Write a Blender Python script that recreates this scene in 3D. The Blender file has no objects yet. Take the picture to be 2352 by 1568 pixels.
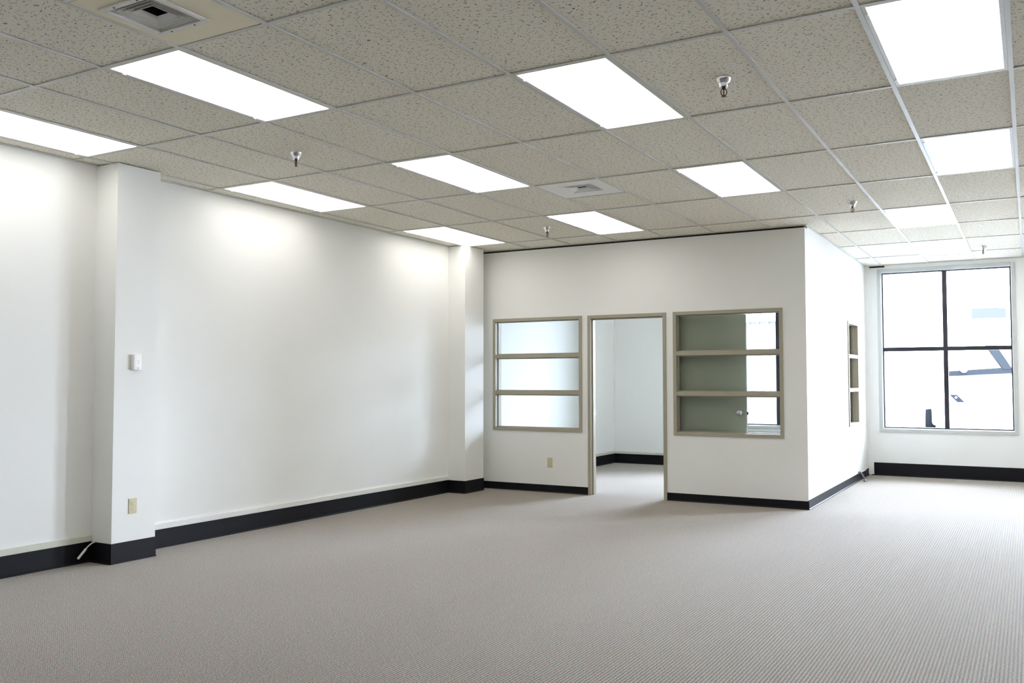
import bpy, bmesh, math, random
from mathutils import Vector, Matrix

S = bpy.context.scene
COL = S.collection
random.seed(7)

# ------------------------------------------------------------------ camera, sky, exposure
F_PX, YAW, PITCH, ROLL = 2069.8, .5213, .0434, -.001
CAM = Vector((.5478, -4.1991, 1.3417))


def cam_basis():
    cy, sy = math.cos(YAW), math.sin(YAW)
    fwd = Vector((-sy * math.cos(PITCH), cy * math.cos(PITCH), math.sin(PITCH)))
    right = Vector((cy, sy, 0)); up = right.cross(fwd)
    r = right * math.cos(ROLL) + up * math.sin(ROLL)
    return r, r.cross(fwd), fwd


cd = bpy.data.cameras.new('camera'); cam = bpy.data.objects.new('camera', cd); COL.objects.link(cam)
_r, _u, _f = cam_basis()
cam.matrix_world = Matrix(((_r.x, _u.x, -_f.x, CAM.x), (_r.y, _u.y, -_f.y, CAM.y), (_r.z, _u.z, -_f.z, CAM.z), (0, 0, 0, 1)))
cd.sensor_width = 36; cd.lens = F_PX * 36 / 2352; cd.clip_start = .05; cd.clip_end = 300
S.camera = cam

SKY_COLOR, SKY_STRENGTH = (.752, .842, 1.0), 40.0
LAMP_COLOR, LAMP_STRENGTH = (1.0, .975, .92), 1.95
w = bpy.data.worlds.new('overcast_sky'); S.world = w; w.use_nodes = True
nt = w.node_tree; bg = nt.nodes['Background']
bg.inputs[0].default_value = SKY_COLOR + (1,); bg.inputs[1].default_value = SKY_STRENGTH

S.view_settings.view_transform = 'Standard'; S.view_settings.look = 'None'
S.view_settings.gamma = 1; S.view_settings.use_curve_mapping = False
S.view_settings.exposure = 1.16
S.cycles.use_denoising = True
S.cycles.max_bounces = 12; S.cycles.diffuse_bounces = 7; S.cycles.transparent_max_bounces = 16
S.cycles.sample_clamp_indirect = 12


def portal(name, loc, rot, sx, sy):
    # sampling guide for the sky seen through a window opening
    l = bpy.data.lights.new(name, 'AREA'); l.shape = 'RECTANGLE'; l.size = sx; l.size_y = sy
    l.cycles.is_portal = True
    o = bpy.data.objects.new(name, l); o.location = loc; o.rotation_euler = rot; COL.objects.link(o)


# ------------------------------------------------------------------ measures
ZC = 2.9675                      # ceiling
XL, XC, XP = -5.5515, -5.3091, -1.4704   # left wall, column faces, side of the office
YP, YB = 5.4899, 9.49            # office front, window wall
XR, YR = 10.6, -6.6               # right wall, rear wall
WT = .12                         # partition thickness
XO = -5.38                       # office left wall lining
C1, C2 = (.1078, .488), (4.8702, 5.2897)
GX = {-1: .498, 0: -.071, 1: -.650, 2: -1.246, 3: -1.824, 4: -2.440, 5: -3.025, 6: -3.611, 7: -4.196, 8: -4.770, 9: -5.380}
for v in range(-2, -18, -1): GX[v] = GX[-1] + (-1 - v) * .595
GY = {-1: -1.245, 0: -.094, 1: 1.140, 2: 2.401, 3: 3.651, 4: 4.987, 5: 6.183, 6: 7.336, 7: 8.55}
for u in range(-2, -5, -1): GY[u] = GY[-1] + (u + 1) * 1.215
WINS = [(-3.55, -1.92), (-1.265, .36), (1.86, 3.48), (4.98, 6.6), (8.1, 9.72)]   # glass openings along the window wall, the last added for daylight
WZ = (.66, 2.87)

# ------------------------------------------------------------------ materials


def mat(name):
    m = bpy.data.materials.new(name); m.use_nodes = True
    return m, m.node_tree, m.node_tree.nodes, m.node_tree.links, m.node_tree.nodes['Principled BSDF']


def simple(name, col, rough=.5, metal=0., spec=.5, noise=.0, scale=40., bump=0.):
    m, nt, N, L, b = mat(name)
    b.inputs['Base Color'].default_value = col + (1,); b.inputs['Roughness'].default_value = rough
    b.inputs['Metallic'].default_value = metal; b.inputs['Specular IOR Level'].default_value = spec
    if noise or bump:
        tc = N.new('ShaderNodeTexCoord'); n = N.new('ShaderNodeTexNoise')
        n.inputs['Scale'].default_value = scale; n.inputs['Detail'].default_value = 4
        L.new(tc.outputs['Object'], n.inputs['Vector'])
        if noise:
            mx = N.new('ShaderNodeMix'); mx.data_type = 'RGBA'
            mx.inputs[6].default_value = tuple(c * (1 - noise) for c in col) + (1,)
            mx.inputs[7].default_value = tuple(min(1, c * (1 + noise)) for c in col) + (1,)
            L.new(n.outputs['Fac'], mx.inputs[0]); L.new(mx.outputs[2], b.inputs['Base Color'])
        if bump:
            bp = N.new('ShaderNodeBump'); bp.inputs['Strength'].default_value = bump; bp.inputs['Distance'].default_value = .002
            L.new(n.outputs['Fac'], bp.inputs['Height']); L.new(bp.outputs['Normal'], b.inputs['Normal'])
    return m


def mth(N, L, op, a, b=None, c=None):
    n = N.new('ShaderNodeMath'); n.operation = op
    for i, v in enumerate((a, b, c)):
        if v is None: continue
        if isinstance(v, (int, float)): n.inputs[i].default_value = v
        else: L.new(v, n.inputs[i])
    return n.outputs[0]


def carpet():
    m, nt, N, L, b = mat('loop_carpet')
    tc = N.new('ShaderNodeTexCoord'); sp = N.new('ShaderNodeSeparateXYZ'); L.new(tc.outputs['Object'], sp.inputs[0])
    jn = N.new('ShaderNodeTexNoise'); jn.inputs['Scale'].default_value = 60; jn.inputs['Detail'].default_value = 1
    L.new(tc.outputs['Object'], jn.inputs['Vector'])
    jit = mth(N, L, 'MULTIPLY_ADD', jn.outputs['Fac'], 2.4, -1.2)
    sx = mth(N, L, 'SINE', mth(N, L, 'ADD', mth(N, L, 'MULTIPLY', sp.outputs[0], 2 * math.pi / .0174), mth(N, L, 'MULTIPLY', jit, .7)))
    sy = mth(N, L, 'SINE', mth(N, L, 'ADD', mth(N, L, 'MULTIPLY', sp.outputs[1], 2 * math.pi / .0116), jit))
    hx = mth(N, L, 'MULTIPLY_ADD', sx, .5, .5); hy = mth(N, L, 'MULTIPLY_ADD', sy, .5, .5)
    h = mth(N, L, 'MULTIPLY', mth(N, L, 'POWER', hx, .7), mth(N, L, 'MULTIPLY_ADD', hy, .5, .5))
    fine = N.new('ShaderNodeTexNoise'); fine.inputs['Scale'].default_value = 130; fine.inputs['Detail'].default_value = 3
    L.new(tc.outputs['Object'], fine.inputs['Vector'])
    h2 = mth(N, L, 'ADD', h, mth(N, L, 'MULTIPLY_ADD', fine.outputs['Fac'], 2.4, -1.2))
    cr = N.new('ShaderNodeValToRGB'); e = cr.color_ramp.elements
    e[0].position = .0; e[0].color = (.100, .088, .074, 1); e[1].position = .85; e[1].color = (.522, .437, .357, 1)
    L.new(h2, cr.inputs[0])
    hue = N.new('ShaderNodeTexNoise'); hue.inputs['Scale'].default_value = 28; hue.inputs['Detail'].default_value = 3
    L.new(tc.outputs['Object'], hue.inputs['Vector'])
    hr = N.new('ShaderNodeValToRGB'); e = hr.color_ramp.elements
    e[0].position = .35; e[0].color = (1.0, .90, .82, 1); e[1].position = .65; e[1].color = (.84, .97, 1.0, 1)
    L.new(hue.outputs['Fac'], hr.inputs[0])
    mx = N.new('ShaderNodeMix'); mx.data_type = 'RGBA'; mx.blend_type = 'MULTIPLY'; mx.inputs[0].default_value = 1
    L.new(cr.outputs[0], mx.inputs[6]); L.new(hr.outputs[0], mx.inputs[7])
    L.new(mx.outputs[2], b.inputs['Base Color'])
    b.inputs['Roughness'].default_value = .9; b.inputs['Specular IOR Level'].default_value = .25
    b.inputs['Sheen Weight'].default_value = .35; b.inputs['Sheen Roughness'].default_value = .35
    bp = N.new('ShaderNodeBump'); bp.inputs['Strength'].default_value = .55; bp.inputs['Distance'].default_value = .004
    L.new(h, bp.inputs['Height']); L.new(bp.outputs['Normal'], b.inputs['Normal'])
    return m


def ceiling_tile():
    m, nt, N, L, b = mat('fissured_ceiling_tile')
    tc = N.new('ShaderNodeTexCoord')
    dn = N.new('ShaderNodeTexNoise'); dn.inputs['Scale'].default_value = 30; dn.inputs['Detail'].default_value = 1
    L.new(tc.outputs['Object'], dn.inputs['Vector'])
    ad = N.new('ShaderNodeVectorMath'); ad.operation = 'MULTIPLY_ADD'
    L.new(dn.outputs['Color'], ad.inputs[0]); ad.inputs[1].default_value = (.035, .035, 0); L.new(tc.outputs['Object'], ad.inputs[2])

    def fiss(rot, sc, thr, soft):
        mp = N.new('ShaderNodeMapping'); mp.inputs['Rotation'].default_value = (0, 0, rot); mp.inputs['Scale'].default_value = sc
        L.new(ad.outputs[0], mp.inputs[0])
        v = N.new('ShaderNodeTexVoronoi'); v.voronoi_dimensions = '2D'; v.inputs['Scale'].default_value = 1
        v.inputs['Randomness'].default_value = 1
        L.new(mp.outputs[0], v.inputs['Vector'])
        mr = N.new('ShaderNodeMapRange'); mr.inputs[1].default_value = thr - soft; mr.inputs[2].default_value = thr + soft
        L.new(v.outputs['Distance'], mr.inputs[0]); return mr.outputs[0]
    a = fiss(.55, (19, 37, 1), .095, .045)
    c = fiss(1.0, (26, 42, 1), .085, .04)
    d = fiss(-.2, (48, 95, 1), .12, .07)
    g = mth(N, L, 'MULTIPLY', a, c)
    fine = N.new('ShaderNodeTexNoise'); fine.inputs['Scale'].default_value = 260; fine.inputs['Detail'].default_value = 2
    L.new(tc.outputs['Object'], fine.inputs['Vector'])
    g2 = mth(N, L, 'MULTIPLY', g, mth(N, L, 'MULTIPLY_ADD', d, .22, .78))
    g3 = mth(N, L, 'MULTIPLY', g2, mth(N, L, 'MULTIPLY_ADD', fine.outputs['Fac'], .3, .85))
    cr = N.new('ShaderNodeValToRGB'); e = cr.color_ramp.elements
    e[0].position = 0; e[0].color = (.20, .185, .155, 1); e[1].position = 1; e[1].color = (.86, .835, .745, 1)
    L.new(g3, cr.inputs[0]); L.new(cr.outputs[0], b.inputs['Base Color'])
    b.inputs['Roughness'].default_value = .95; b.inputs['Specular IOR Level'].default_value = .1
    bp = N.new('ShaderNodeBump'); bp.inputs['Strength'].default_value = .4; bp.inputs['Distance'].default_value = .002
    L.new(g3, bp.inputs['Height']); L.new(bp.outputs['Normal'], b.inputs['Normal'])
    return m


def glass(name='window_glass', tint=(.975, .98, .98)):
    m, nt, N, L, b = mat(name); N.remove(b)
    out = N['Material Output']; t = N.new('ShaderNodeBsdfTransparent'); g = N.new('ShaderNodeBsdfGlossy'); mx = N.new('ShaderNodeMixShader')
    t.inputs[0].default_value = tint + (1,); g.inputs['Roughness'].default_value = .01
    fr = N.new('ShaderNodeFresnel'); fr.inputs[0].default_value = 1.25
    L.new(fr.outputs[0], mx.inputs[0]); L.new(t.outputs[0], mx.inputs[1]); L.new(g.outputs[0], mx.inputs[2]); L.new(mx.outputs[0], out.inputs[0])
    return m


def lamp_lens():
    m, nt, N, L, b = mat('lit_acrylic_lens')
    b.inputs['Base Color'].default_value = (.9, .9, .9, 1); b.inputs['Roughness'].default_value = .4
    b.inputs['Emission Color'].default_value = LAMP_COLOR + (1,); b.inputs['Emission Strength'].default_value = LAMP_STRENGTH
    return m


M_CARPET, M_TILE, M_GLASS, M_LENS = carpet(), ceiling_tile(), glass(), lamp_lens()
M_DIMMING = glass('dimming_glass', (.70, .715, .725))  # tint added to dim the daylight through the big window
M_DIMLITE = glass('lightly_dimming_glass', (.78, .79, .80))  # weaker tint added to dim the daylight entering the office
M_GLASSIN = glass('interior_glass', (.87, .885, .885))
M_WALL = simple('eggshell_wall_paint', (.86, .862, .838), .55, spec=.35, noise=.012, scale=3, bump=.06)
M_WHITE = simple('white_wall_paint', (.86, .865, .85), .5, spec=.35, noise=.01, scale=3)
M_TEE = simple('painted_steel_tee', (.62, .63, .60), .4, spec=.5)
M_HOUSING = simple('troffer_white_steel', (.66, .67, .66), .4)
M_TAUPE = simple('taupe_painted_frame', (.375, .345, .265), .42, noise=.03, scale=30)
M_BASE = simple('black_vinyl_base', (.006, .006, .009), .5, spec=.2, noise=.2, scale=8)
M_CURB = simple('cream_painted_rail', (.62, .63, .54), .5, noise=.03, scale=10)
M_LITCURB_SILL = simple('lit_rail_and_sill_paint', (.80, .80, .77), .5, noise=.02, scale=10)  # bright light on the far rail is put into its colour; also the sill
M_DOOR = simple('olive_grey_door', (.56, .59, .45), .5, spec=.4, noise=.12, scale=160, bump=.15)
M_CHROME = simple('polished_chrome', (.82, .82, .84), .12, 1.)
M_DARK = simple('dark_bronze_aluminium', (.020, .020, .028), .35, noise=.1, scale=20)
M_GAP = simple('dark_gap', (.03, .022, .018), .9)
M_CASING = simple('grey_window_casing', (.56, .58, .57), .45, noise=.02, scale=12)
M_IVORY = simple('ivory_plastic', (.62, .565, .36), .4)
M_IVORY2 = simple('ivory_receptacle', (.70, .64, .43), .35)
M_SLOT = simple('socket_slot', (.06, .05, .03), .7)
M_PLASTIC = simple('white_plastic', (.82, .81, .79), .35)
M_GREYMARK = simple('grey_print', (.42, .42, .42), .6)
M_BLACKMARK = simple('dark_print', (.08, .08, .08), .6)
M_BEIGE = simple('beige_vent_plate', (.86, .80, .62), .5, noise=.02, scale=10)
M_VENT = simple('white_vent_metal', (.86, .87, .86), .4)
M_VENTGREY = simple('grey_vent_metal', (.74, .74, .71), .4)
M_DUCT = simple('duct_interior', (.035, .030, .028), .8)
M_BULB = simple('red_liquid_bulb', (.10, .02, .008), .15)
M_BRONZE = simple('dark_sprinkler_metal', (.05, .038, .028), .3, .8)
M_CABLE = simple('white_cable_jacket', (.74, .74, .70), .45)
M_GREYCABLE = simple('grey_conduit', (.16, .18, .19), .4)
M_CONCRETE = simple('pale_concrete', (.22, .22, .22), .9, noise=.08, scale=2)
M_CARWHITE = simple('car_white_and_reflection', (.80, .81, .82), .25)  # van body white, also the sky reflection painted on the windscreen
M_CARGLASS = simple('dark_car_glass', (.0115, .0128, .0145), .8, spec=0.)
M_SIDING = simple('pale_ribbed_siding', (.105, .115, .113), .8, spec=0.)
M_STUCCO = simple('pale_stucco', (.60, .60, .60), .8, noise=.03, scale=1)
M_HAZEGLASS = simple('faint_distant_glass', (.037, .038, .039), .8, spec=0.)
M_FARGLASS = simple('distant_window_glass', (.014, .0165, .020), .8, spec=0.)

# ------------------------------------------------------------------ mesh helpers


class MB:
    def __init__(s): s.bm = bmesh.new()

    def box(s, x0, x1, y0, y1, z0, z1):
        v = [s.bm.verts.new((x, y, z)) for x in (x0, x1) for y in (y0, y1) for z in (z0, z1)]
        for f in ((0, 1, 3, 2), (4, 6, 7, 5), (0, 4, 5, 1), (2, 3, 7, 6), (0, 2, 6, 4), (1, 5, 7, 3)):
            s.bm.faces.new([v[i] for i in f])
        return s

    def hexa(s, pts):
        v = [s.bm.verts.new(p) for p in pts]   # 4 of one end, 4 of the other
        for f in ((0, 1, 2, 3), (7, 6, 5, 4), (0, 4, 5, 1), (1, 5, 6, 2), (2, 6, 7, 3), (3, 7, 4, 0)):
            s.bm.faces.new([v[i] for i in f])
        return s

    def prism(s, pts, d):
        """closed outline extruded by vector d"""
        a = [s.bm.verts.new(p) for p in pts]; b = [s.bm.verts.new(Vector(p) + Vector(d)) for p in pts]
        n = len(pts); s.bm.faces.new(a[::-1]); s.bm.faces.new(b)
        for i in range(n): s.bm.faces.new((a[i], a[(i + 1) % n], b[(i + 1) % n], b[i]))
        return s

    def lathe(s, prof, c=(0, 0, 0), seg=24, axis='Z'):
        rings = []
        for r, h in prof:
            ring = []
            for i in range(seg):
                a = 2 * math.pi * i / seg; x, y = r * math.cos(a), r * math.sin(a)
                p = (x, y, h) if axis == 'Z' else ((h, x, y) if axis == 'X' else (x, h, y))
                ring.append(s.bm.verts.new(Vector(p) + Vector(c)))
            rings.append(ring)
        for a, b in zip(rings, rings[1:]):
            for i in range(seg): s.bm.faces.new((a[i], a[(i + 1) % seg], b[(i + 1) % seg], b[i]))
        s.bm.faces.new(rings[0][::-1]); s.bm.faces.new(rings[-1])
        return s

    def tube(s, pts, r, seg=10):
        pts = [Vector(p) for p in pts]; rs = r if isinstance(r, (list, tuple)) else [r] * len(pts)
        rings = []
        for i, p in enumerate(pts):
            d = (pts[min(i + 1, len(pts) - 1)] - pts[max(i - 1, 0)]).normalized()
            ref = Vector((0, 0, 1)) if abs(d.z) < .9 else Vector((1, 0, 0))
            a = d.cross(ref).normalized(); b = d.cross(a)
            rings.append([s.bm.verts.new(p + (a * math.cos(2 * math.pi * k / seg) + b * math.sin(2 * math.pi * k / seg)) * rs[i]) for k in range(seg)])
        for a, b in zip(rings, rings[1:]):
            for k in range(seg): s.bm.faces.new((a[k], a[(k + 1) % seg], b[(k + 1) % seg], b[k]))
        s.bm.faces.new(rings[0][::-1]); s.bm.faces.new(rings[-1])
        return s

    def build(s, name, m, parent=None, smooth=False, bevel=0., seg=2):
        bmesh.ops.recalc_face_normals(s.bm, faces=s.bm.faces[:])
        me = bpy.data.meshes.new(name); s.bm.to_mesh(me); s.bm.free()
        me.materials.append(m)
        o = bpy.data.objects.new(name, me); COL.objects.link(o)
        if smooth:
            for p in me.polygons: p.use_smooth = True
            md = o.modifiers.new('split', 'EDGE_SPLIT'); md.split_angle = math.radians(42)
        if bevel:
            md = o.modifiers.new('bevel', 'BEVEL'); md.width = bevel; md.segments = seg; md.limit_method = 'ANGLE'
        if parent: o.parent = parent
        return o


def tag(o, label, cat, group=None, kind=None):
    o['label'] = label; o['category'] = cat
    if group: o['group'] = group
    if kind: o['kind'] = kind
    return o


def struct(o, label, cat): return tag(o, label, cat, kind='structure')


def empty(name, loc, rz=0.):
    o = bpy.data.objects.new(name, None); COL.objects.link(o); o.location = loc; o.rotation_euler = (0, 0, rz)
    o.empty_display_size = .1
    return o


def copy_tree(o, parent=None):
    c = o.copy(); COL.objects.link(c)
    if parent: c.parent = parent
    for ch in list(o.children): copy_tree(ch, c)
    return c


def smooth_path(pts, n=6):
    P = [Vector(p) for p in pts]; out = []
    for i in range(len(P) - 1):
        a, b, c, d = P[max(i - 1, 0)], P[i], P[i + 1], P[min(i + 2, len(P) - 1)]
        for k in range(n):
            t = k / n
            out.append(.5 * (2 * b + (c - a) * t + (2 * a - 5 * b + 4 * c - d) * t * t + (3 * b - a - 3 * c + d) * t ** 3))
    out.append(P[-1]); return out


# ------------------------------------------------------------------ floor and walls
b = MB(); b.box(XL - .2, XR + .2, YR - .2, YB + .12, -.12, 0)
struct(b.build('floor', M_CARPET), 'grey beige ribbed loop carpet over the whole floor', 'floor')

b = MB(); b.box(XL - .2, XL, YR, YB + .25, -.1, ZC + .3); b.box(XL, XO, YP + WT, YB, 0, ZC)
struct(b.build('wall_left', M_WALL), 'long off-white wall running between the two pilasters', 'wall')
b = MB(); b.box(XL, XC, C1[0], C1[1], 0, ZC)
struct(b.build('column_near', M_WALL), 'off-white pilaster carrying the white wall box and an outlet', 'pilaster')
b = MB(); b.box(XL, XC, C2[0], C2[1], 0, ZC)
struct(b.build('column_far', M_WALL), 'off-white pilaster in the corner beside the office front', 'pilaster')

IW = [(-5.287, -4.058), (-2.925, -1.710)]     # outer edges of the two office windows in the front
IZ = (.73, 2.112)
DX = (-3.981, -3.008); DZ = 2.11
FW = .038
TOPZ = 2.948
b = MB()
xs = [XL, IW[0][0] + .02, IW[0][1] - .02, DX[0] + .02, DX[1] - .02, IW[1][0] + .02, IW[1][1] - .02, XP]
for i, (x0, x1) in enumerate(zip(xs, xs[1:])):
    if i in (1, 5):
        b.box(x0, x1, YP, YP + WT, 0, IZ[0] + .02); b.box(x0, x1, YP, YP + WT, IZ[1] - .02, TOPZ)
    elif i == 3: b.box(x0, x1, YP, YP + WT, DZ - .02, TOPZ)
    else: b.box(x0, x1, YP, YP + WT, 0, TOPZ)
struct(b.build('wall_partition', M_WALL), 'off-white office front wall with a doorway between two windows', 'wall')
b = MB(); b.box(XL, XP - .012, YP + .012, YP + WT - .012, TOPZ, ZC + .02)
struct(b.build('trim_1', M_GAP), 'dark shadow gap along the top of the office front', 'gap')

SW = (7.958, 8.71); SZ = (.745, 2.112)          # window in the office side wall
b = MB()
b.box(XP - WT, XP, YP + WT, SW[0] + .02, 0, ZC); b.box(XP - WT, XP, SW[1] - .02, YB, 0, ZC)
b.box(XP - WT, XP, SW[0] + .02, SW[1] - .02, 0, SZ[0] + .02); b.box(XP - WT, XP, SW[0] + .02, SW[1] - .02, SZ[1] - .02, ZC)
struct(b.build('wall_side', M_WHITE), 'bright white side wall of the office facing the big window', 'wall')

b = MB(); xs = [XL - .2] + [c for p in WINS for c in p] + [XR + .2]
for i, (x0, x1) in enumerate(zip(xs, xs[1:])):
    if i % 2 == 0: b.box(x0, x1, YB, YB + .14, 0, ZC + .3)
    else: b.box(x0, x1, YB, YB + .14, 0, WZ[0]); b.box(x0, x1, YB, YB + .14, WZ[1], ZC + .3)
struct(b.build('wall_back', M_WHITE), 'white window wall at the far end', 'wall')
b = MB(); b.box(XR, XR + .2, YR, YB, 0, ZC + .3)
struct(b.build('wall_right', M_WALL), 'off-white wall beyond the right edge of the view', 'wall')
b = MB(); b.box(XL, XR, YR - .2, YR, 0, ZC + .3)
struct(b.build('wall_rear', M_WALL), 'off-white wall behind the viewer', 'wall')
b = MB(); b.box(XP, XP + .045, YB - .012, YB, 0, ZC); b.box(XP + .045, XP + .075, YB - .006, YB, 0, ZC)
struct(b.build('trim_2', M_WHITE), 'narrow white corner strip left of the big window', 'trim')
b = MB(); b.box(XP + .06, XP + .26, YB - .02, YB - .001, ZC - .024, ZC - .004)
struct(b.build('trim_3', M_GAP), 'short dark gap under the ceiling beside the big window', 'gap')
b = MB(); b.box(XO, XO + .02, YB - .02, YB, .19, ZC)
struct(b.build('trim_4', M_WHITE), 'white caulked strip in the far corner of the office', 'trim')

# baseboards: flat strip with a small cove toe


def base_run(b, p0, p1, n, h):
    """strip from p0 to p1 (xy) standing off the wall along normal n"""
    p0, p1, n = Vector(p0 + (0,)), Vector(p1 + (0,)), Vector(n + (0,))
    prof = [(0, 0), (.014, 0), (.012, .006), (.006, .014), (.005, h), (0, h)]
    b.prism([p0 + n * d + Vector((0, 0, z)) for d, z in prof], p1 - p0)


b = MB(); base_run(b, (XL, YR), (XL, C1[0]), (1, 0), .153); base_run(b, (XL, C1[1]), (XL, C2[0]), (1, 0), .153)
struct(b.build('baseboard_left', M_BASE), 'black vinyl baseboard along the long wall', 'baseboard')
b = MB(); base_run(b, (XL, C1[0]), (XC, C1[0]), (0, -1), .149); base_run(b, (XC, C1[0] - .005), (XC, C1[1] + .005), (1, 0), .149); base_run(b, (XL, C1[1]), (XC, C1[1]), (0, 1), .149)
struct(b.build('baseboard_column_near', M_BASE), 'black vinyl baseboard wrapped round the nearer pilaster', 'baseboard')
b = MB(); base_run(b, (XL, C2[0]), (XC, C2[0]), (0, -1), .149); base_run(b, (XC, C2[0] - .005), (XC, C2[1] + .005), (1, 0), .149)
struct(b.build('baseboard_column_far', M_BASE), 'black vinyl baseboard wrapped round the corner pilaster', 'baseboard')
b = MB(); base_run(b, (XL, YP), (DX[0], YP), (0, -1), .088); base_run(b, (DX[1], YP), (XP + .005, YP), (0, -1), .088)
struct(b.build('baseboard_front', M_BASE), 'low black vinyl baseboard along the office front', 'baseboard')
b = MB(); base_run(b, (XP, YP - .005), (XP, YB), (1, 0), .098)
struct(b.build('baseboard_side', M_BASE), 'black vinyl baseboard along the bright side wall', 'baseboard')
b = MB(); base_run(b, (XP, YB), (XR, YB), (0, -1), .182)
struct(b.build('baseboard_back', M_BASE), 'tall black vinyl baseboard under the big window', 'baseboard')
b = MB(); base_run(b, (XO, YP + WT), (XO, YB), (1, 0), .153); base_run(b, (XO, YB), (XP - WT, YB), (0, -1), .153)
struct(b.build('baseboard_office', M_BASE), 'black vinyl baseboard inside the office', 'baseboard')
b = MB(); b.box(XL, XL + .022, YR, C1[0] - .004, .153, .196)
struct(b.build('trim_5', M_CURB, bevel=.003), 'pale green-grey rail over the baseboard left of the nearer pilaster', 'rail')
b = MB(); b.box(XL, XL + .022, C1[1] + .004, C2[0] - .004, .153, .199)
struct(b.build('trim_6', M_LITCURB_SILL, bevel=.003), 'rail with bright light in its colour over the baseboard between the two pilasters', 'rail')
b = MB(); b.box(XO, XO + .02, YP + WT, YB, .153, .19); b.box(XO + .02, XP - WT, YB - .02, YB, .153, .19)
struct(b.build('trim_7', M_CURB, bevel=.003), 'pale rail over the baseboard inside the office', 'rail')

# ------------------------------------------------------------------ ceiling: lay-in tiles, tee grid
LIGHTS = {(-1, 5): 'light panel nearest the vent with the beige plate',
          (-1, 8): 'light panel cut by the left edge of the view',
          (0, 2): 'big light panel just left of the nearest sprinkler',
          (1, 5): 'light panel beside the small white square vent',
          (1, 8): 'light panel along the long wall midway between the two pilasters',
          (2, 2): 'light panel in line between the big middle one and the office corner',
          (3, 5): 'light panel above the office doorway, behind the white square vent',
          (3, 8): 'light panel touching the top of the corner pilaster',
          (0, -1): 'largest light panel, cut by the top edge of the view at right',
          (2, -1): 'light panel next behind the one cut by the top edge at right',
          (4, 0): 'light panel outside the office corner, before the one nearest the big window',
          (6, 0): 'light panel closest to the big window',
          (6, -2): 'light panel at the right edge of the view near the big window'}
UNSEEN = []
b = MB()
us = sorted(GY); vs = sorted(GX, reverse=True)
V1 = (4, -2); V2 = (4, 2)
TH = .008
ye = [YR] + [GY[u] for u in us] + [YB]
xe = [XL] + [GX[v] for v in vs] + [XR]
cells = {}
for i in range(len(ye) - 1):
    for j in range(len(xe) - 1):
        u = us[i - 1] if i else None; v = vs[j] if j < len(vs) else None   # cell spans u..u+1 and v+1..v seen by its right line v
        key = (u, v)
        if key in LIGHTS or key in UNSEEN: continue
        x0, x1, y0, y1 = xe[j], xe[j + 1], ye[i], ye[i + 1]
        if key == (-2, 4): y1 -= .60
        if key == (2, 4): y0 += .60
        g = .004
        b.box(x0 + g, x1 - g, y0 + g, y1 - g, ZC + TH, ZC + .02)
ceil = struct(b.build('ceiling', M_TILE), 'suspended ceiling of fissured grey beige tiles', 'ceiling')
b = MB(); hw = .0115
for v in vs: b.box(GX[v] - hw, GX[v] + hw, YR, YB, ZC, ZC + .006)
for i, u in enumerate(us):
    xx = [XL] + [GX[v] for v in vs] + [XR]
    for x0, x1 in zip(xx, xx[1:]): b.box(x0 + (hw if x0 > XL else 0), x1 - (hw if x1 < XR else 0), GY[u] - hw, GY[u] + hw, ZC + .0012, ZC + .006)
b.box(GX[5] + hw, GX[4] - hw, GY[-1] - .60 - 2 * hw, GY[-1] - .60, ZC + .0012, ZC + .006)
b.box(GX[5] + hw, GX[4] - hw, GY[2] + .60, GY[2] + .60 + 2 * hw, ZC + .0012, ZC + .006)
b.build('grid_bars', M_TEE, ceil)
b = MB(); b.box(XL, XR, YR, YB, ZC + .16, ZC + .2); b.build('light_block_slab', M_GAP, ceil)  # unseen slab added above the tiles to block light
b = MB()   # wall angles at the room's edge
b.box(XL, XL + .02, YR, C1[0], ZC - .001, ZC + .006); b.box(XL, XL + .02, C1[1], C2[0], ZC - .001, ZC + .006)
b.box(XL + .02, XP, YP - .02, YP, ZC - .001, ZC + .006); b.box(XP, XP + .02, YP, YB, ZC - .001, ZC + .006)
b.box(XP + .02, XR, YB - .02, YB, ZC - .001, ZC + .006)
b.build('wall_angle', M_TEE, ceil)

# ------------------------------------------------------------------ ceiling light panels


def make_light(u, v, label):
    x0, x1, y0, y1 = GX[v + 1] + hw, GX[v] - hw, GY[u] + hw, GY[u + 1] - hw
    cx, cy = (x0 + x1) / 2, (y0 + y1) / 2; a, c = (x1 - x0) / 2, (y1 - y0) / 2
    t = empty('ceiling_light', (cx, cy, ZC)); fw = .020
    f = MB()
    f.box(-a, -a + fw, -c, c, .001, .014); f.box(a - fw, a, -c, c, .001, .014)
    f.box(-a + fw, a - fw, -c, -c + fw * .6, .001, .014); f.box(-a + fw, a - fw, c - fw * .6, c, .001, .014)
    f.build('frame', M_HOUSING, t, bevel=.002)
    h = MB(); h.box(-a, a, -c, c, .10, .105); h.box(-a, -a + .004, -c, c, .014, .1); h.box(a - .004, a, -c, c, .014, .1)
    h.box(-a, a, -c, -c + .004, .014, .1); h.box(-a, a, c - .004, c, .014, .1)
    h.build('housing', M_HOUSING, t)
    n = MB(); n.box(-a + fw, a - fw, -c + fw * .6, c - fw * .6, .006, .010); n.build('diffuser', M_LENS, t)
    for sy in (-1, 1):
        k = MB(); k.box(-a + .004, -a + fw - .003, sy * (c - .1) - .012, sy * (c - .1) + .012, -.003, .001)
        k.build('latch', M_HOUSING, t)
    tag(t, label, 'ceiling light', 'recessed ceiling light panels')


for (u, v), lab in LIGHTS.items(): make_light(u, v, 'glowing white recessed ' + lab)
for u, v in UNSEEN: make_light(u, v, 'glowing white recessed light panel outside the view')

# ------------------------------------------------------------------ sprinklers


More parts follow.
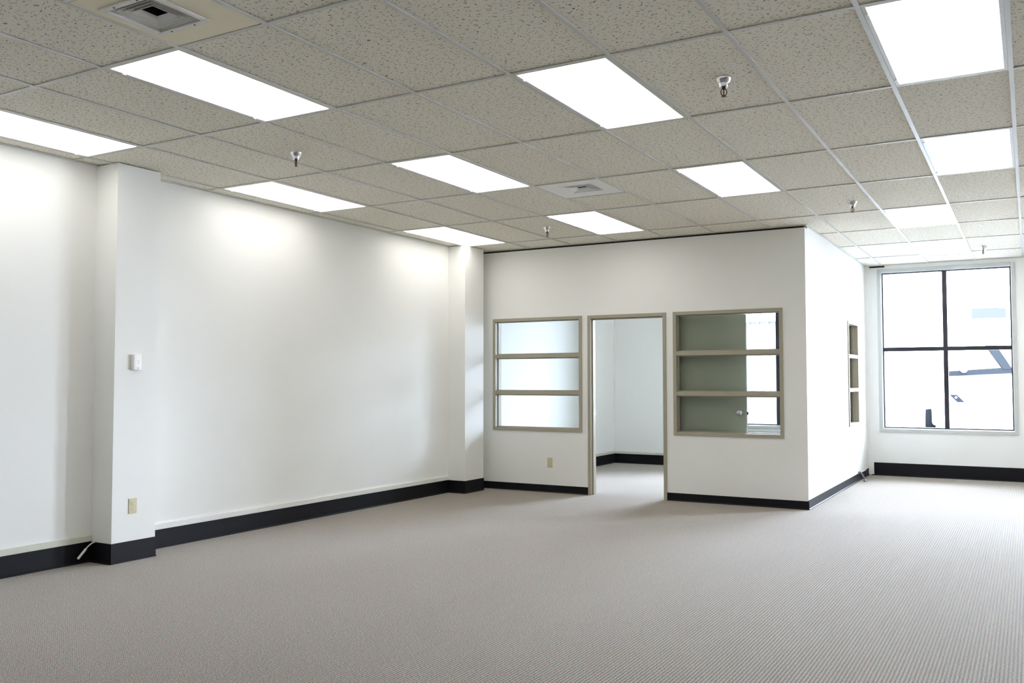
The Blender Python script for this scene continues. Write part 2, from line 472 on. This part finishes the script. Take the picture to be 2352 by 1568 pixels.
def make_sprinkler():
    t = empty('sprinkler', (0, 0, 0))
    e = MB(); e.lathe([(.002, .001), (.043, .001), (.043, -.004), (.036, -.016), (.031, -.026), (.027, -.027), (.025, -.030), (.0255, -.040), (.021, -.050), (.012, -.052), (.002, -.052)], seg=44)
    e.build('escutcheon', M_CHROME, t, smooth=True)
    f = MB(); f.lathe([(.010, -.050), (.010, -.060), (.006, -.063)], seg=14)
    for s_ in (-1, 1):
        f.tube(smooth_path([(s_ * .007, 0, -.058), (s_ * .014, 0, -.068), (s_ * .0155, 0, -.078), (s_ * .012, 0, -.090), (s_ * .003, 0, -.097)], 4), .0026, 8)
    f.lathe([(.004, -.094), (.004, -.100)], seg=10)
    f.build('frame', M_BRONZE, t, smooth=True)
    g = MB(); g.lathe([(.001, -.062), (.0028, -.064), (.0032, -.078), (.0028, -.091), (.001, -.094)], seg=12); g.build('bulb', M_BULB, t, smooth=True)
    d = MB(); d.lathe([(.001, -.099), (.013, -.0995), (.013, -.101), (.001, -.1015)], seg=20)
    d.build('deflector', M_BRONZE, t)
    return t


SPR = [((-.852, .539), 'nearest chrome sprinkler, right of the big middle light panel', .5),
       ((-3.970, .568), 'chrome sprinkler on the ceiling between the near pilaster and the light panel beside the vent', 1.9),
       ((-3.876, 4.261), 'small chrome sprinkler on the ceiling before the office front, over the corner pilaster side', 1.2),
       ((-.823, 4.436), 'small chrome sprinkler on the ceiling out from the office corner', .8),
       ((.088, 8.128), 'farthest sprinkler, pale in the glare before the big window', 1.)]
sp0 = make_sprinkler()
for i, ((x, y), lab, rz) in enumerate(SPR):
    o = sp0 if i == 0 else copy_tree(sp0)
    o.location = (x, y, ZC + (.006)); o.rotation_euler = (0, 0, rz)
    tag(o, lab, 'sprinkler', 'ceiling fire sprinklers')

# ------------------------------------------------------------------ air vents


def make_vent(name, cx, cy, a, ox, oy, ow, plate, ring, vane, lipw, flip, label, open_frac=1.):
    """square plate of half size a; diffuser opening of half size ow at (ox, oy); nested L-shaped vanes"""
    t = empty(name, (cx, cy, ZC)); z = .003
    p = MB()
    L0, R0, B0, T0 = ox - ow, ox + ow, oy - ow, oy + ow
    p.box(-a, L0, -a, a, z, z + .004); p.box(R0, a, -a, a, z, z + .004); p.box(L0, R0, -a, B0, z, z + .004); p.box(L0, R0, T0, a, z, z + .004)
    p.build('plate', plate, t)
    if ring:
        r = MB(); q = lipw
        for (x0, x1, y0, y1) in ((L0 - q, R0 + q, B0 - q, B0), (L0 - q, R0 + q, T0, T0 + q), (L0 - q, L0, B0, T0), (R0, R0 + q, B0, T0)):
            r.box(x0, x1, y0, y1, -.006, z)
        fr = r.build('diffuser_frame', ring, t, bevel=.003)
        for (sx, sy) in ((-.55, -1), (.55, -1), (-.55, 1), (.55, 1)):
            k = MB(); k.lathe([(.001, -.0085), (.005, -.0075), (.005, -.006)], (ox + sx * ow, oy + sy * (ow + q / 2), 0), 10)
            k.build('screw', M_BLACKMARK, fr)
    d = MB(); d.box(L0 - .01, R0 + .01, B0 - .01, T0 + .01, .14, .145)
    for (x0, x1, y0, y1) in ((L0 - .01, L0, B0, T0), (R0, R0 + .01, B0, T0), (L0, R0, B0 - .01, B0), (L0, R0, T0, T0 + .01)):
        d.box(x0, x1, y0, y1, z + .004, .14)
    d.build('duct', M_DUCT, t)
    n = 4; st = ow / 6.2; th = .0022; dp = .026; ln = .013
    for i in range(n):          # concentric square louvres, lower edges flared outwards
        r = ow - st * (i + .12); q = r - ln; k = MB()
        c = [(-1, -1), (1, -1), (1, 1), (-1, 1)]
        for (ax, ay), (bx_, by_) in zip(c, c[1:] + c[:1]):
            def pt(sx, sy, rr, zz): return (ox + sx * rr, oy + sy * rr, zz)
            k.hexa([pt(ax, ay, r, z), pt(ax, ay, r - th, z), pt(ax, ay, q - th, dp), pt(ax, ay, q, dp),
                    pt(bx_, by_, r, z), pt(bx_, by_, r - th, z), pt(bx_, by_, q - th, dp), pt(bx_, by_, q, dp)])
        k.build('vane', vane, t)
    tag(t, label, 'air vent', 'ceiling air vents')
    return t


cxv = (GX[5] + GX[4]) / 2
make_vent('air_vent', cxv, GY[-1] - .012 - .292, .288, -.06, -.02, .138, M_BEIGE, M_VENTGREY, M_VENTGREY, .030, True,
          'square air vent on a beige plate, cut by the top edge of the view')
make_vent('air_vent', cxv, GY[2] + .012 + .292, .288, .012, -.02, .145, M_VENT, None, M_VENT, .01, False,
          'white square air vent between two light panels, amid the ceiling')
make_vent('air_vent', -.36, 9.02, .25, 0, .0, .12, M_VENT, None, M_VENT, .01, False,
          'faint white air vent in the glare close to the big window top')

# ------------------------------------------------------------------ office windows and doorway


def front_window(name, x0, x1, label, pane_label):
    z0, z1 = IZ; f = MB(); pr = .014
    ya, yb = YP - pr, YP + WT + pr
    def mem(xa, xb, za, zb): f.box(xa, xb, ya, yb, za, zb)
    mem(x0, x0 + FW, z0, z1); mem(x1 - FW, x1, z0, z1); mem(x0 + FW, x1 - FW, z0, z0 + FW); mem(x0 + FW, x1 - FW, z1 - FW, z1)
    for zc in (1.6435, 1.1935):
        f.box(x0 + FW, x1 - FW, YP - pr + .004, YP + WT, zc - .0235, zc + .0235)
    # glazing stops
    for za, zb in ((z0 + FW, 1.17), (1.217, 1.62), (1.667, z1 - FW)):
        for xa, xb in ((x0 + FW, x0 + FW + .012), (x1 - FW - .012, x1 - FW)):
            f.box(xa, xb, YP + .045, YP + .075, za, zb)
        f.box(x0 + FW + .012, x1 - FW - .012, YP + .045, YP + .075, zb - .010, zb); f.box(x0 + FW + .012, x1 - FW - .012, YP + .045, YP + .075, za, za + .010)
    fr = struct(f.build(name, M_TAUPE, bevel=.0025), label, 'window')
    for za, zb in ((z0 + FW, 1.17), (1.217, 1.62), (1.667, z1 - FW)):
        g = MB(); g.box(x0 + FW, x1 - FW, YP + .057, YP + .063, za, zb); g.build('pane', M_GLASSIN, fr)
    return fr


front_window('window_1', *IW[0], 'taupe framed three-pane office window left of the doorway', '')
front_window('window_2', *IW[1], 'taupe framed three-pane office window right of the doorway', '')

f = MB(); z0, z1 = SZ; ya, yb = SW; xa, xb = XP - WT - .014, XP + .014
f.box(xa, xb, ya, ya + FW, z0, z1); f.box(xa, xb, yb - FW, yb, z0, z1); f.box(xa, xb, ya + FW, yb - FW, z0, z0 + FW); f.box(xa, xb, ya + FW, yb - FW, z1 - FW, z1)
for zc in (1.655, 1.215): f.box(XP - WT, xb - .004, ya + FW, yb - FW, zc - .0235, zc + .0235)
for zz0, zz1 in ((z0 + FW, 1.19), (1.24, 1.63), (1.68, z1 - FW)):
    f.box(XP - .075, XP - .045, yb - FW - .014, yb - FW, zz0, zz1); f.box(XP - .075, XP - .045, ya + FW, ya + FW + .014, zz0, zz1)
fr = struct(f.build('window_3', M_TAUPE, bevel=.0025), 'narrow-looking taupe framed office window in the bright side wall', 'window')
for zz0, zz1 in ((z0 + FW, 1.19), (1.24, 1.63), (1.68, z1 - FW)):
    g = MB(); g.box(XP - .063, XP - .057, ya + FW, yb - FW, zz0, zz1); g.build('pane', M_GLASSIN, fr)

f = MB(); x0, x1 = DX; pr = .014; ya, yb = YP - pr, YP + WT + pr
f.box(x0, x0 + FW, ya, yb, 0, DZ); f.box(x1 - FW, x1, ya, yb, 0, DZ); f.box(x0 + FW, x1 - FW, ya, yb, DZ - FW, DZ)
f.box(x0 + FW, x0 + FW + .014, YP + .03, YP + .072, 0, DZ - FW - .014); f.box(x1 - FW - .014, x1 - FW, YP + .03, YP + .072, 0, DZ - FW - .014); f.box(x0 + FW, x1 - FW, YP + .03, YP + .072, DZ - FW - .014, DZ - FW)
dr = struct(f.build('door_1', M_TAUPE, bevel=.0025), 'taupe framed office doorway with its door swung fully open inside', 'door')
k = MB(); k.box(x0 + FW, x0 + FW + .0015, YP + .078, YP + .112, .93, .99); k.build('strike_plate', M_CHROME, dr)
# the leaf, hinged on the right jamb and folded back behind window 2
lw, lt = .885, .044
leaf = MB().box(0, lw, 0, lt, .012, 2.073).build('door_leaf', M_DOOR, dr, bevel=.002)
leaf.location = (x1 - FW + .004, YP + WT + .020, 0); leaf.rotation_euler = (0, 0, math.radians(3.6))
leaf['label'] = 'olive grey door leaf with a chrome knob'
for sy in (-1, 1):
    k = MB(); yy = 0 if sy < 0 else lt
    k.lathe([(.001, 0), (.032, 0), (.032, sy * .006), (.014, sy * .010), (.012, sy * .026), (.026, sy * .036), (.030, sy * .050), (.024, sy * .062), (.010, sy * .066), (.001, sy * .066)], (lw - .075, yy, .985), 22, 'Y')
    k.build('knob', M_CHROME, leaf, smooth=True)
k = MB(); k.box(lw, lw + .014, lt * .5 - .008, lt * .5 + .008, .965, .995); k.build('latch_bolt', M_BRONZE, leaf)

# ------------------------------------------------------------------ outside windows in the window wall


def big_window(name, gx0, gx1, label, pane=M_GLASS):
    z0, z1 = WZ; c = MB(); cw = .046
    c.box(gx0 - cw, gx0, YB - .018, YB + .02, z0 - cw, z1 + cw); c.box(gx1, gx1 + cw, YB - .018, YB + .02, z0 - cw, z1 + cw)
    c.box(gx0, gx1, YB - .018, YB + .02, z0 - cw, z0); c.box(gx0, gx1, YB - .018, YB + .02, z1, z1 + cw)
    t = struct(c.build(name, M_CASING, bevel=.003), label, 'window')
    r = MB()   # white returns
    r.box(gx0, gx0 + .006, YB + .02, YB + .10, z0, z1); r.box(gx1 - .006, gx1, YB + .02, YB + .10, z0, z1)
    r.box(gx0 + .006, gx1 - .006, YB + .02, YB + .10, z0, z0 + .008); r.box(gx0 + .006, gx1 - .006, YB + .02, YB + .10, z1 - .006, z1)
    r.build('reveal', M_WHITE, t)
    m = MB(); fx = .016; y0, y1 = YB + .06, YB + .12; cx = (gx0 + gx1) / 2 - .0; zm = 1.778
    m.box(gx0 + .006, gx0 + .006 + fx, y0, y1, z0 + .008, z1 - .006); m.box(gx1 - .006 - fx, gx1 - .006, y0, y1, z0 + .008, z1 - .006)
    m.box(gx0 + .006 + fx, gx1 - .006 - fx, y0, y1, z0 + .008, z0 + .008 + fx); m.box(gx0 + .006 + fx, gx1 - .006 - fx, y0, y1, z1 - .006 - fx, z1 - .006)
    m.box(cx - .029, cx + .029, y0, y1, z0 + .024, z1 - .022); m.box(gx0 + .022, cx - .029, y0, y1, zm - .028, zm + .028); m.box(cx + .029, gx1 - .022, y0, y1, zm - .028, zm + .028)
    m.build('mullions', M_DARK, t)
    g = MB(); g.box(gx0 + .01, gx1 - .01, YB + .087, YB + .093, z0 + .012, z1 - .01); g.build('pane', pane, t)
    return t


big_window('window_4', *WINS[1], 'big bright four-pane window at the far end of the room', M_DIMMING)
ow_ = big_window('window_5', *WINS[0], 'bright outside window seen through the right office window', M_DIMLITE)
k = MB(); k.box(WINS[0][0] - .06, WINS[0][1] + .1, YB - .05, YB - .018, WZ[0] - .085, WZ[0] - .05); k.build('sill', M_LITCURB_SILL, ow_, bevel=.003)
big_window('window_6', *WINS[2], 'bright four-pane window beyond the right edge of the view')
big_window('window_7', *WINS[3], 'bright four-pane window farther beyond the right edge of the view')
big_window('window_added', *WINS[4], 'unseen four-pane window added beyond the right edge of the view for more daylight')  # unseen window added to bring more daylight into the room
for i, (gx0, gx1) in enumerate(WINS):
    portal('sky_portal', ((gx0 + gx1) / 2, YB + .145, sum(WZ) / 2), (-math.pi / 2, 0, 0), gx1 - gx0, WZ[1] - WZ[0])

# ------------------------------------------------------------------ outlets, wall box, cables


def make_outlet():
    """faces +x, centred on its plate"""
    t = empty('outlet', (0, 0, 0))
    MB().box(0, .006, -.035, .035, -.057, .057).build('cover_plate', M_IVORY, t, bevel=.0035, seg=3)
    for s_ in (-1, 1):
        r = MB(); r.prism([(.0055, .0165 * math.cos(a), s_ * .0195 + max(-.0135, min(.0135, .0175 * math.sin(a)))) for a in [2 * math.pi * k / 24 for k in range(24)]], (.003, 0, 0))
        rc = r.build('receptacle', M_IVORY2, t)
        for y in (-.0063, .0063):
            MB().box(.008, .0089, y - .0013, y + .0013, s_ * .0195 + .0005, s_ * .0195 + .0085).build('slot', M_SLOT, rc)
        MB().prism([(.008, .0030 * math.cos(a), s_ * .0195 - .0075 + .0030 * math.sin(a)) for a in [2 * math.pi * k / 12 for k in range(12)]], (.0009, 0, 0)).build('slot', M_SLOT, rc)
    MB().lathe([(.001, .006), (.003, .006), (.0025, .0075), (.001, .0078)], (0, 0, 0), 12, 'X').build('screw', M_IVORY2, t)
    return t


o = make_outlet(); o.location = (XC, .2825, .408)
tag(o, 'ivory duplex wall outlet low on the near pilaster, under the white wall box', 'outlet', 'ivory duplex outlets')
o2 = copy_tree(o); o2.location = (-4.490, YP, .3575); o2.rotation_euler = (0, 0, -math.pi / 2)
tag(o2, 'ivory duplex wall outlet on the office front below the left window', 'outlet', 'ivory duplex outlets')

t = empty('wall_sensor', (XC, .284, 1.483))
tag(t, 'small white plastic control box mounted on the near pilaster', 'wall control')
MB().box(0, .004, -.034, .034, -.054, .054).build('back_plate', M_PLASTIC, t)
bx = MB().prism([(.004, -.038, 0), (.024, -.038, 0), (.0285, -.036, 0), (.0305, -.031, 0), (.0311, -.018, 0), (.0313, 0, 0), (.0311, .018, 0), (.0305, .031, 0), (.0285, .036, 0), (.024, .038, 0), (.004, .038, 0)], (0, 0, .117))
bx = bx.build('body', M_PLASTIC, t, bevel=.003, seg=3); bx.location = (0, 0, -.0585)
for zz in (.012, -.006):
    MB().box(.0310, .0325, .003, .010, zz - .0035, zz + .0035).build('button', M_GREYMARK, t, bevel=.001)
lg = MB().prism([(.0310, .0005 + .0042 * math.cos(a), -.044 + .0042 * math.sin(a)) for a in [2 * math.pi * k / 14 for k in range(14)]], (.0008, 0, 0))
lg.box(.0308, .0318, .008, .0125, -.0455, -.044); lg.prism([(.0308, .0125, -.0455), (.0308, .0175, -.0415), (.0308, .0185, -.0425), (.0308, .0135, -.0468)], (.001, 0, 0))
lg.build('printed_mark', M_BLACKMARK, t)

t = empty('cable', (-5.49, C1[0], .155))
tag(t, 'white cable with a fat plug drooping over the baseboard left of the near pilaster', 'cable')
P0, P1, P2 = Vector((-5.492, .106, .150)), Vector((-5.496, .055, .128)), Vector((-5.500, .000, .072))
loc = t.location
MB().tube([p - loc for p in smooth_path([P0, Vector((-5.49, .085, .147)), P1, Vector((-5.498, .035, .108))], 6)], .0052, 10).build('cord', M_CABLE, t, smooth=True)
MB().tube([p - loc for p in smooth_path([Vector((-5.498, .038, .111)), Vector((-5.499, .025, .097)), P2, Vector((-5.502, -.025, .045))], 5)], [.0055] + [.0095] * 13 + [.0100, .0085], 12).build('plug', M_PLASTIC, t, smooth=True)

t = empty('wire', (XC - .03, C1[1], .1))
tag(t, 'thin pale wire loop sticking out behind the near pilaster by the carpet', 'wire')
MB().tube([Vector(p) for p in smooth_path([(.0, .0, .012), (.004, .014, .008), (.006, .022, -.018), (.006, .020, -.045), (.004, .008, -.062), (.0, .0, -.066)], 6)], .003, 8).build('loop', M_CABLE, t, smooth=True)

t = empty('conduit_stub', (XP, 8.56, 0))
tag(t, 'grey bent cable stub on the carpet at the bright side wall', 'cable')
MB().tube(smooth_path([(.006, 0, .112), (.03, .01, .118), (.055, .03, .08), (.085, .05, .02), (.10, .03, .014), (.085, -.03, .012)], 6), .012, 10).build('stub', M_GREYCABLE, t, smooth=True)
MB().tube([(.012, .02, .100), (.012, .62, .098)], .005, 8).build('lead', M_CABLE, t, smooth=True)

# ------------------------------------------------------------------ outside
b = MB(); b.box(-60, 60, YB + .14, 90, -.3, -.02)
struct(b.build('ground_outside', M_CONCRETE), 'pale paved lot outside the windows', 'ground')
# ribbed shed opposite the office window
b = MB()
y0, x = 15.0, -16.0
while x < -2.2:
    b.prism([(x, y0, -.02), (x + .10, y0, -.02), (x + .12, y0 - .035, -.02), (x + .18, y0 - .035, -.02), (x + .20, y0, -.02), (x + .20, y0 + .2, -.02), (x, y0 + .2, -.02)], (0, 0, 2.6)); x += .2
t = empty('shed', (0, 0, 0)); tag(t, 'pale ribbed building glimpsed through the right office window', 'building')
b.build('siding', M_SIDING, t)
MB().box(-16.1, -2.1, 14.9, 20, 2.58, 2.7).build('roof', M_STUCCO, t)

# white van parked nose-on outside the big window
t = empty('van', (-.47, 17.5, -.02), math.radians(6)); tag(t, 'overexposed white van parked outside the big window', 'van')
XA, XB = -.85, 1.25
prof = [(.0, .38), (-.02, .75), (.10, 1.12), (.45, 1.40), (.62, 1.46), (1.25, 2.20), (1.6, 2.34), (5.0, 2.36), (5.05, .40)]
MB().prism([(XA, y, z) for y, z in prof], (XB - XA, 0, 0)).build('body', M_CARWHITE, t, bevel=.06, seg=3)
MB().hexa([(-.55, .52, 1.45), (1.10, .50, 1.53), (1.10, .57, 1.53), (-.55, .57, 1.45),
           (-.55, .60, 1.56), (1.10, .60, 1.67), (1.10, .70, 1.67), (-.55, .68, 1.56)]).build('cowl', M_CARGLASS, t)
MB().hexa([(-.60, .690, 1.56), (1.10, .690, 1.60), (1.10, .72, 1.59), (-.60, .72, 1.55),
           (-.50, 1.185, 2.14), (1.0, 1.185, 2.14), (1.0, 1.22, 2.13), (-.50, 1.22, 2.13)]).build('windscreen', M_CARWHITE, t)  # plain white stands in for the sky mirrored in the glass
MB().hexa([(.58, .56, 1.60), (.76, .56, 1.60), (.76, .70, 1.58), (.58, .70, 1.58),
           (.28, 1.12, 2.14), (.50, 1.12, 2.14), (.50, 1.22, 2.13), (.28, 1.22, 2.13)]).build('diagonal_bar', M_CARGLASS, t)  # dark diagonal bar across the windscreen
MB().lathe([(.001, 0), (.055, .004), (.075, .03), (.05, .06), (.001, .065)], (-.19, .46, 1.60), 18, 'Y').build('mirror', M_CARWHITE, t, smooth=True)
for cx_, s_ in ((-.36, -1), (.86, 1)):
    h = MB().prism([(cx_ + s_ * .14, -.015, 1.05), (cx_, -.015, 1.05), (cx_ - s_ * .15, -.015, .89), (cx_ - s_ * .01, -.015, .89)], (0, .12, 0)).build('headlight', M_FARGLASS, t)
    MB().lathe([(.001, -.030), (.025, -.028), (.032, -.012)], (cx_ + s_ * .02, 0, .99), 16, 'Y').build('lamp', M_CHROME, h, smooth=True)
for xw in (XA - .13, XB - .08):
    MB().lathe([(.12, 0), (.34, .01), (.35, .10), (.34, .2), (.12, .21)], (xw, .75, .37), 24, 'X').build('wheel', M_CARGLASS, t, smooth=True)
# distant pale building
t = empty('distant_building', (6, 46, 0)); tag(t, 'faint distant pale building high in the right pane', 'building')
MB().box(-12, 16, 0, 8, -.02, 7.4).build('walls', M_STUCCO, t)
for k in range(4): MB().box(-7.9 + 4.6 * k, -6.4 + 4.6 * k, -.06, .02, 4.4, 4.9).build('window', M_HAZEGLASS, t)
MB().box(-12.4, 16.4, -.5, 8.4, 7.4, 7.8).build('roof', M_STUCCO, t)
